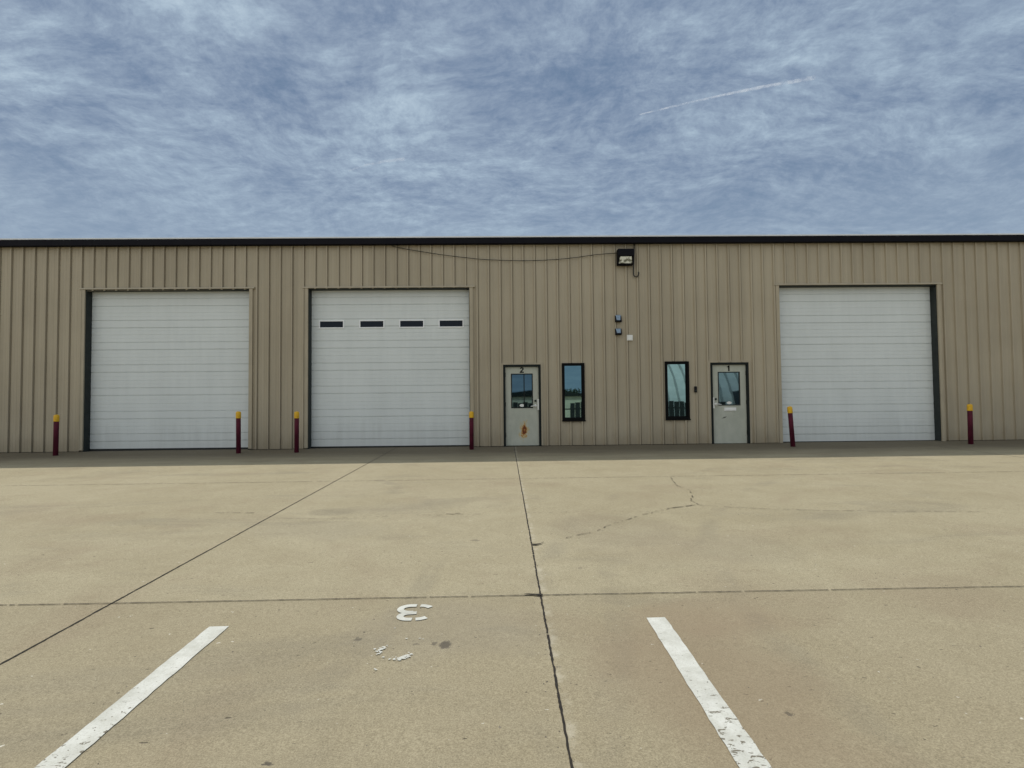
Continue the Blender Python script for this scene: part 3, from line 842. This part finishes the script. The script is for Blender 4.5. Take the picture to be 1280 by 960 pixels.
# ------------------------------------------------------------------ painted markings
def stripe(x0, x1, y0, y1, label):
    mb = MB(); prev = None; n = 90
    for i in range(n + 1):
        y = y0 + (y1 - y0) * i / n; a = random.uniform(-.003, .003); b = random.uniform(-.003, .003)
        cur = [mb.bm.verts.new((x0 + a, y, gz(x0, y) + 0.005)), mb.bm.verts.new((x1 + b, y + (0.004 if i == 0 else 0), gz(x1, y) + 0.005))]
        if prev: mb.bm.faces.new((prev[0], prev[1], cur[1], cur[0]))
        prev = cur
    return tag(mb.build('parking_stripe', M['stripe']), label, 'parking stripe', 'white parking stripes')


stripe(0.915, 1.040, -10.93, -16.2, 'worn white parking stripe right of the long slab joint')
stripe(-1.90, -1.775, -10.95, -16.2, 'white parking stripe left of the painted numeral 3')


def arc(cx, cy, rx, ry, a0, a1, n=14):
    return [(cx + rx * math.cos(R(a0 + (a1 - a0) * i / n)), cy + ry * math.sin(R(a0 + (a1 - a0) * i / n))) for i in range(n + 1)]


def stroke(mb, pts, wd, place, lift):
    prev = None
    for i, p in enumerate(pts):
        a = pts[max(i - 1, 0)]; b = pts[min(i + 1, len(pts) - 1)]
        L = math.hypot(b[0] - a[0], b[1] - a[1]); nx, ny = -(b[1] - a[1]) / L * wd / 2, (b[0] - a[0]) / L * wd / 2
        cur = []
        for q in ((p[0] + nx, p[1] + ny), (p[0] - nx, p[1] - ny)):
            x, y = place(*q); cur.append(mb.bm.verts.new((x, y, gz(x, y) + lift)))
        if prev: mb.bm.faces.new((prev[0], prev[1], cur[1], cur[0]))
        prev = cur


place = lambda x, y: (-0.622 - x, -10.772 - y)          # reads from the building side
mb = MB()
stroke(mb, [(-0.006, 0.116)] + arc(0.022, 0.066, 0.058, 0.050, 90, -90) + [(-0.022, 0.012)], 0.046, place, 0.005)
stroke(mb, [(0.005, 0.004)] + arc(0.030, -0.054, 0.068, 0.058, 90, -90) + [(-0.004, -0.112)], 0.046, place, 0.0056)
stroke(mb, [(-0.030, 0.116), (-0.055, 0.112), (-0.080, 0.100), (-0.096, 0.088)], 0.044, place, 0.005)
stroke(mb, [(-0.030, -0.112), (-0.060, -0.108), (-0.086, -0.094), (-0.102, -0.078)], 0.044, place, 0.005)
tag(mb.build('painted_numeral', M['numeral']), 'crisp white stencilled numeral 3 on the concrete, upside down', 'painted numeral')

mb = MB()
def fleck(x, y, r):
    a0 = random.random() * 6.28
    mb.bm.faces.new([mb.bm.verts.new((x + r * random.uniform(.5, 1.3) * math.cos(a0 + k * 1.047) * 1.25, y + r * random.uniform(.5, 1.3) * math.sin(a0 + k * 1.047), gz(x, y) + 0.005)) for k in range(6)])
for i in range(170):
    q = random.choice([0, 0, 1, 1, 1, 2])
    if q == 0: a = random.gauss(168, 16)
    elif q == 1: a = random.gauss(305, 15)
    else: a = random.uniform(120, 335)
    x = -0.632 + 0.100 * math.cos(R(a)) + random.gauss(0, 0.010); y = -11.33 + 0.095 * math.sin(R(a)) + random.gauss(0, 0.012)
    fleck(x, y, random.choice([0.002, 0.003, 0.003, 0.005, 0.008]))
for x, y in ((-0.52, -11.17), (-0.50, -11.18), (-0.70, -11.02), (-0.60, -11.17), (-0.71, -11.53), (-0.70, -11.54)):
    fleck(x, y, 0.006)
tag(mb.build('worn_numeral', M['numeral']), 'flakes of an older worn white numeral below the crisp 3', 'painted numeral')


# ------------------------------------------------------------------ across the lot, behind the camera: what the glass reflects
M['hut'] = worn('white_corrugated_steel', (0.66, 0.68, 0.66), 0.5, 0.08, 1.5)
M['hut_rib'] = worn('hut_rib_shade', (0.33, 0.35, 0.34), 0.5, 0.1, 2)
M['fence'] = worn('dark_stained_timber', (0.030, 0.034, 0.034), 0.8, 0.4, 3)
M['cream'] = worn('cream_siding', (0.80, 0.77, 0.62), 0.6, 0.08, 2)
M['container'] = worn('dark_blue_steel', (0.018, 0.030, 0.050), 0.5, 0.3, 2)
M['bark'] = worn('bark', (0.09, 0.07, 0.05), 0.9, 0.3, 6)
M['leaf'] = worn('leaf', (0.050, 0.075, 0.030), 0.7, 0.45, 1.5)
g = gz(0, -60)
hut = tag(empty('quonset_hut', (22, -40, g)), 'white arched steel hut across the lot', 'hut')
def arch_shell(mb, cx, x0, x1, y0, rad, z0, n=22, dx=0.0):
    pr = [(y0 + rad * math.cos(math.pi * i / n), z0 + rad * math.sin(math.pi * i / n)) for i in range(n + 1)]
    inn = [(y0 + (rad - 0.08) * math.cos(math.pi * i / n), z0 + (rad - 0.08) * math.sin(math.pi * i / n)) for i in range(n + 1)]
    mb.prism(pr + inn[::-1], 'x', x0, x1)
mb = MB(); arch_shell(mb, 0, 11.0, 38.0, -40.0, 7.0, g); mb.build('shell', M['hut'], hut)
x = 11.4
while x < 38:
    mb = MB(); arch_shell(mb, 0, x, x + 0.16, -40.0, 7.09, g); mb.build('rib', M['hut_rib'], hut); x += 0.95
mb = MB(); mb.prism([(-40 + 6.9 * math.cos(math.pi * i / 22), g + 6.9 * math.sin(math.pi * i / 22)) for i in range(23)], 'x', 11.1, 11.25); mb.build('end_wall', M['cream'], hut)
sh = tag(empty('arched_shed', (4, -46, g)), 'low cream shed with an arched roof across the lot', 'shed')
mb = MB(); mb.box(-2.0, 9.6, -50, -46, g, 1.75); mb.build('wall', M['cream'], sh)
mb = MB(); mb.prism([(-2.3, 1.76)] + [(-2.3 + 12.2 * i / 16, 1.76 + 0.55 * math.sin(math.pi * i / 16) + 0.12) for i in range(17)] + [(9.9, 1.76)], 'y', -50.2, -45.8); mb.build('roof', M['jamb'], sh)
# picket fence, one run
fe = tag(empty('picket_fence', (12, -31, gz(12, -31))), 'dark timber picket fence across the lot', 'fence')
mb = MB(); x = -4.0
while x < 18.2:
    if random.random() > 0.06:
        hgt = 1.14 + random.uniform(-0.12, 0.05); mb.box(x, x + 0.395, -31.0, -30.97, gz(x, -31), hgt)
    x += 0.43
mb.build('pickets', M['fence'], fe)
mb = MB(); mb.box(-4, 18.4, -31.06, -31.005, 0.55, 0.65); mb.box(-4, 18.4, -31.06, -31.005, -0.35, -0.25); mb.build('rails', M['fence'], fe)
ct = tag(empty('shipping_container', (22, -33.5, gz(20, -33))), 'dark blue shipping container across the lot', 'container')
prof = []
for i in range(30):
    a = 20.1 + i * 0.2; prof += [(a, -32.3), (a + 0.07, -32.3), (a + 0.1, -32.26), (a + 0.17, -32.26)]
prof += [(26.1, -32.3), (26.1, -34.7), (20.1, -34.7)]
mb = MB(); mb.prism(prof, 'z', gz(20, -33), 2.0); mb.build('body', M['container'], ct)
mb = MB(); mb.ring(20.05, 26.15, gz(20, -33) - 0.02, 2.05, -32.25, -32.18, 0.12, 0.12, 0.12, 0.14); mb.build('frame', M['container'], ct)
for x, y, hh in ((2.4, -64, 3.6), (7.6, -57, 4.3), (9.6, -60, 4.6), (5.0, -62, 3.8), (-6, -70, 7.0), (-14, -68, 6.5)):
    tr = tag(empty('tree', (x, y, g)), 'leafy tree beyond the lot', 'tree', 'trees beyond the lot')
    mb = MB(); mb.tube([(x, y, g), (x + .1, y, g + hh * .35), (x, y + .1, g + hh * .6)], 0.2, 8, [0.22, 0.16, 0.08])
    for a in range(4):
        mb.tube([(x + .05, y, g + hh * .4), (x + math.cos(a * 1.6) * hh * .22, y + math.sin(a * 1.6) * hh * .22, g + hh * .72)], 0.06, 6, [0.09, 0.03])
    mb.build('trunk', M['bark'], tr)
    mb = MB()
    cl = [(x + random.gauss(0, hh * .18), y + random.gauss(0, hh * .18), g + hh * random.uniform(.45, .95), random.uniform(.12, .2) * hh) for _ in range(14)]
    for _ in range(1500):
        cx, cy, cz, r = random.choice(cl)
        d = Vector((random.gauss(0, 1), random.gauss(0, 1), random.gauss(0, 1))).normalized() * r * random.random() ** .4
        n1 = Vector((random.gauss(0, 1), random.gauss(0, 1), random.gauss(0, 1))).normalized(); n2 = n1.orthogonal().normalized(); s_ = 0.13
        p = Vector((cx, cy, cz)) + d
        mb.bm.faces.new([mb.bm.verts.new(p + n1 * s_), mb.bm.verts.new(p + n2 * s_ * .6), mb.bm.verts.new(p - n1 * s_), mb.bm.verts.new(p - n2 * s_ * .6)])
    mb.build('crown', M['leaf'], tr)

# ------------------------------------------------------------------ contrails high over the roof
def contrail(dirs, dist, rad, label, dens):
    m = bpy.data.materials.new('ice_trail'); m.use_nodes = True
    t = NT(m.node_tree)
    g_ = t.n('ShaderNodeTexCoord').outputs['Object']
    n1 = t.noise(g_, 0.035, 5, 0.65)
    lw = t.n('ShaderNodeLayerWeight', ins={'Blend': 0.5})
    core = t.ramp(t.math('SUBTRACT', 1.0, lw.outputs['Facing']), 0.05, 0.9)
    a = t.math('MULTIPLY', t.math('MULTIPLY', t.ramp(n1, 0.36, 0.66), core), dens)
    tr_ = t.n('ShaderNodeBsdfTransparent'); tl = t.n('ShaderNodeBsdfTranslucent', ins={'Color': (0.95, 0.95, 0.95, 1)}); df = t.n('ShaderNodeBsdfDiffuse', ins={'Color': (0.95, 0.95, 0.95, 1)})
    ad = t.n('ShaderNodeMixShader', ins={0: 0.5}); t.set(ad, 1, tl); t.set(ad, 2, df)
    mx = t.n('ShaderNodeMixShader'); t.set(mx, 0, a); t.set(mx, 1, tr_); t.set(mx, 2, ad)
    o_ = t.n('ShaderNodeOutputMaterial'); t.set(o_, 0, mx)
    P = []
    for i in range(len(dirs) - 1):
        for q in range(6):
            P.append(Vector(dirs[i]).lerp(Vector(dirs[i + 1]), q / 6))
    P.append(Vector(dirs[-1]))
    alt = 2.0 * dist * 0.46
    P = [d * (alt / d.z) for d in P]
    n = len(P)
    rr = [rad * (1.0 - 0.75 * i / n) * random.uniform(0.85, 1.15) for i in range(n)]
    mb = MB(); mb.tube(P, rad, 14, rr)
    return tag(mb.build('contrail', m, None, 0, True), label, 'contrail', 'contrails')


contrail([(0.4499, 0.7655, 0.4612), (0.4299, 0.7755, 0.4623), (0.3924, 0.7937, 0.4648), (0.3527, 0.8117, 0.4656), (0.2998, 0.8334, 0.4643), (0.2493, 0.8519, 0.4606), (0.2201, 0.8613, 0.458)], 1500, 10.0, 'long thin white contrail climbing at the upper right of the sky', 0.42)
contrail([(-0.1605, 0.9004, 0.4045), (-0.1924, 0.8966, 0.3989), (-0.2241, 0.8928, 0.3907), (-0.2493, 0.8905, 0.3806)], 1500, 11.0, 'short faint white contrail in the middle left of the sky', 0.24)

# ------------------------------------------------------------------ render settings
scene.render.engine = 'CYCLES'
scene.cycles.max_bounces = 8
scene.cycles.transparent_max_bounces = 12
scene.render.film_transparent = False
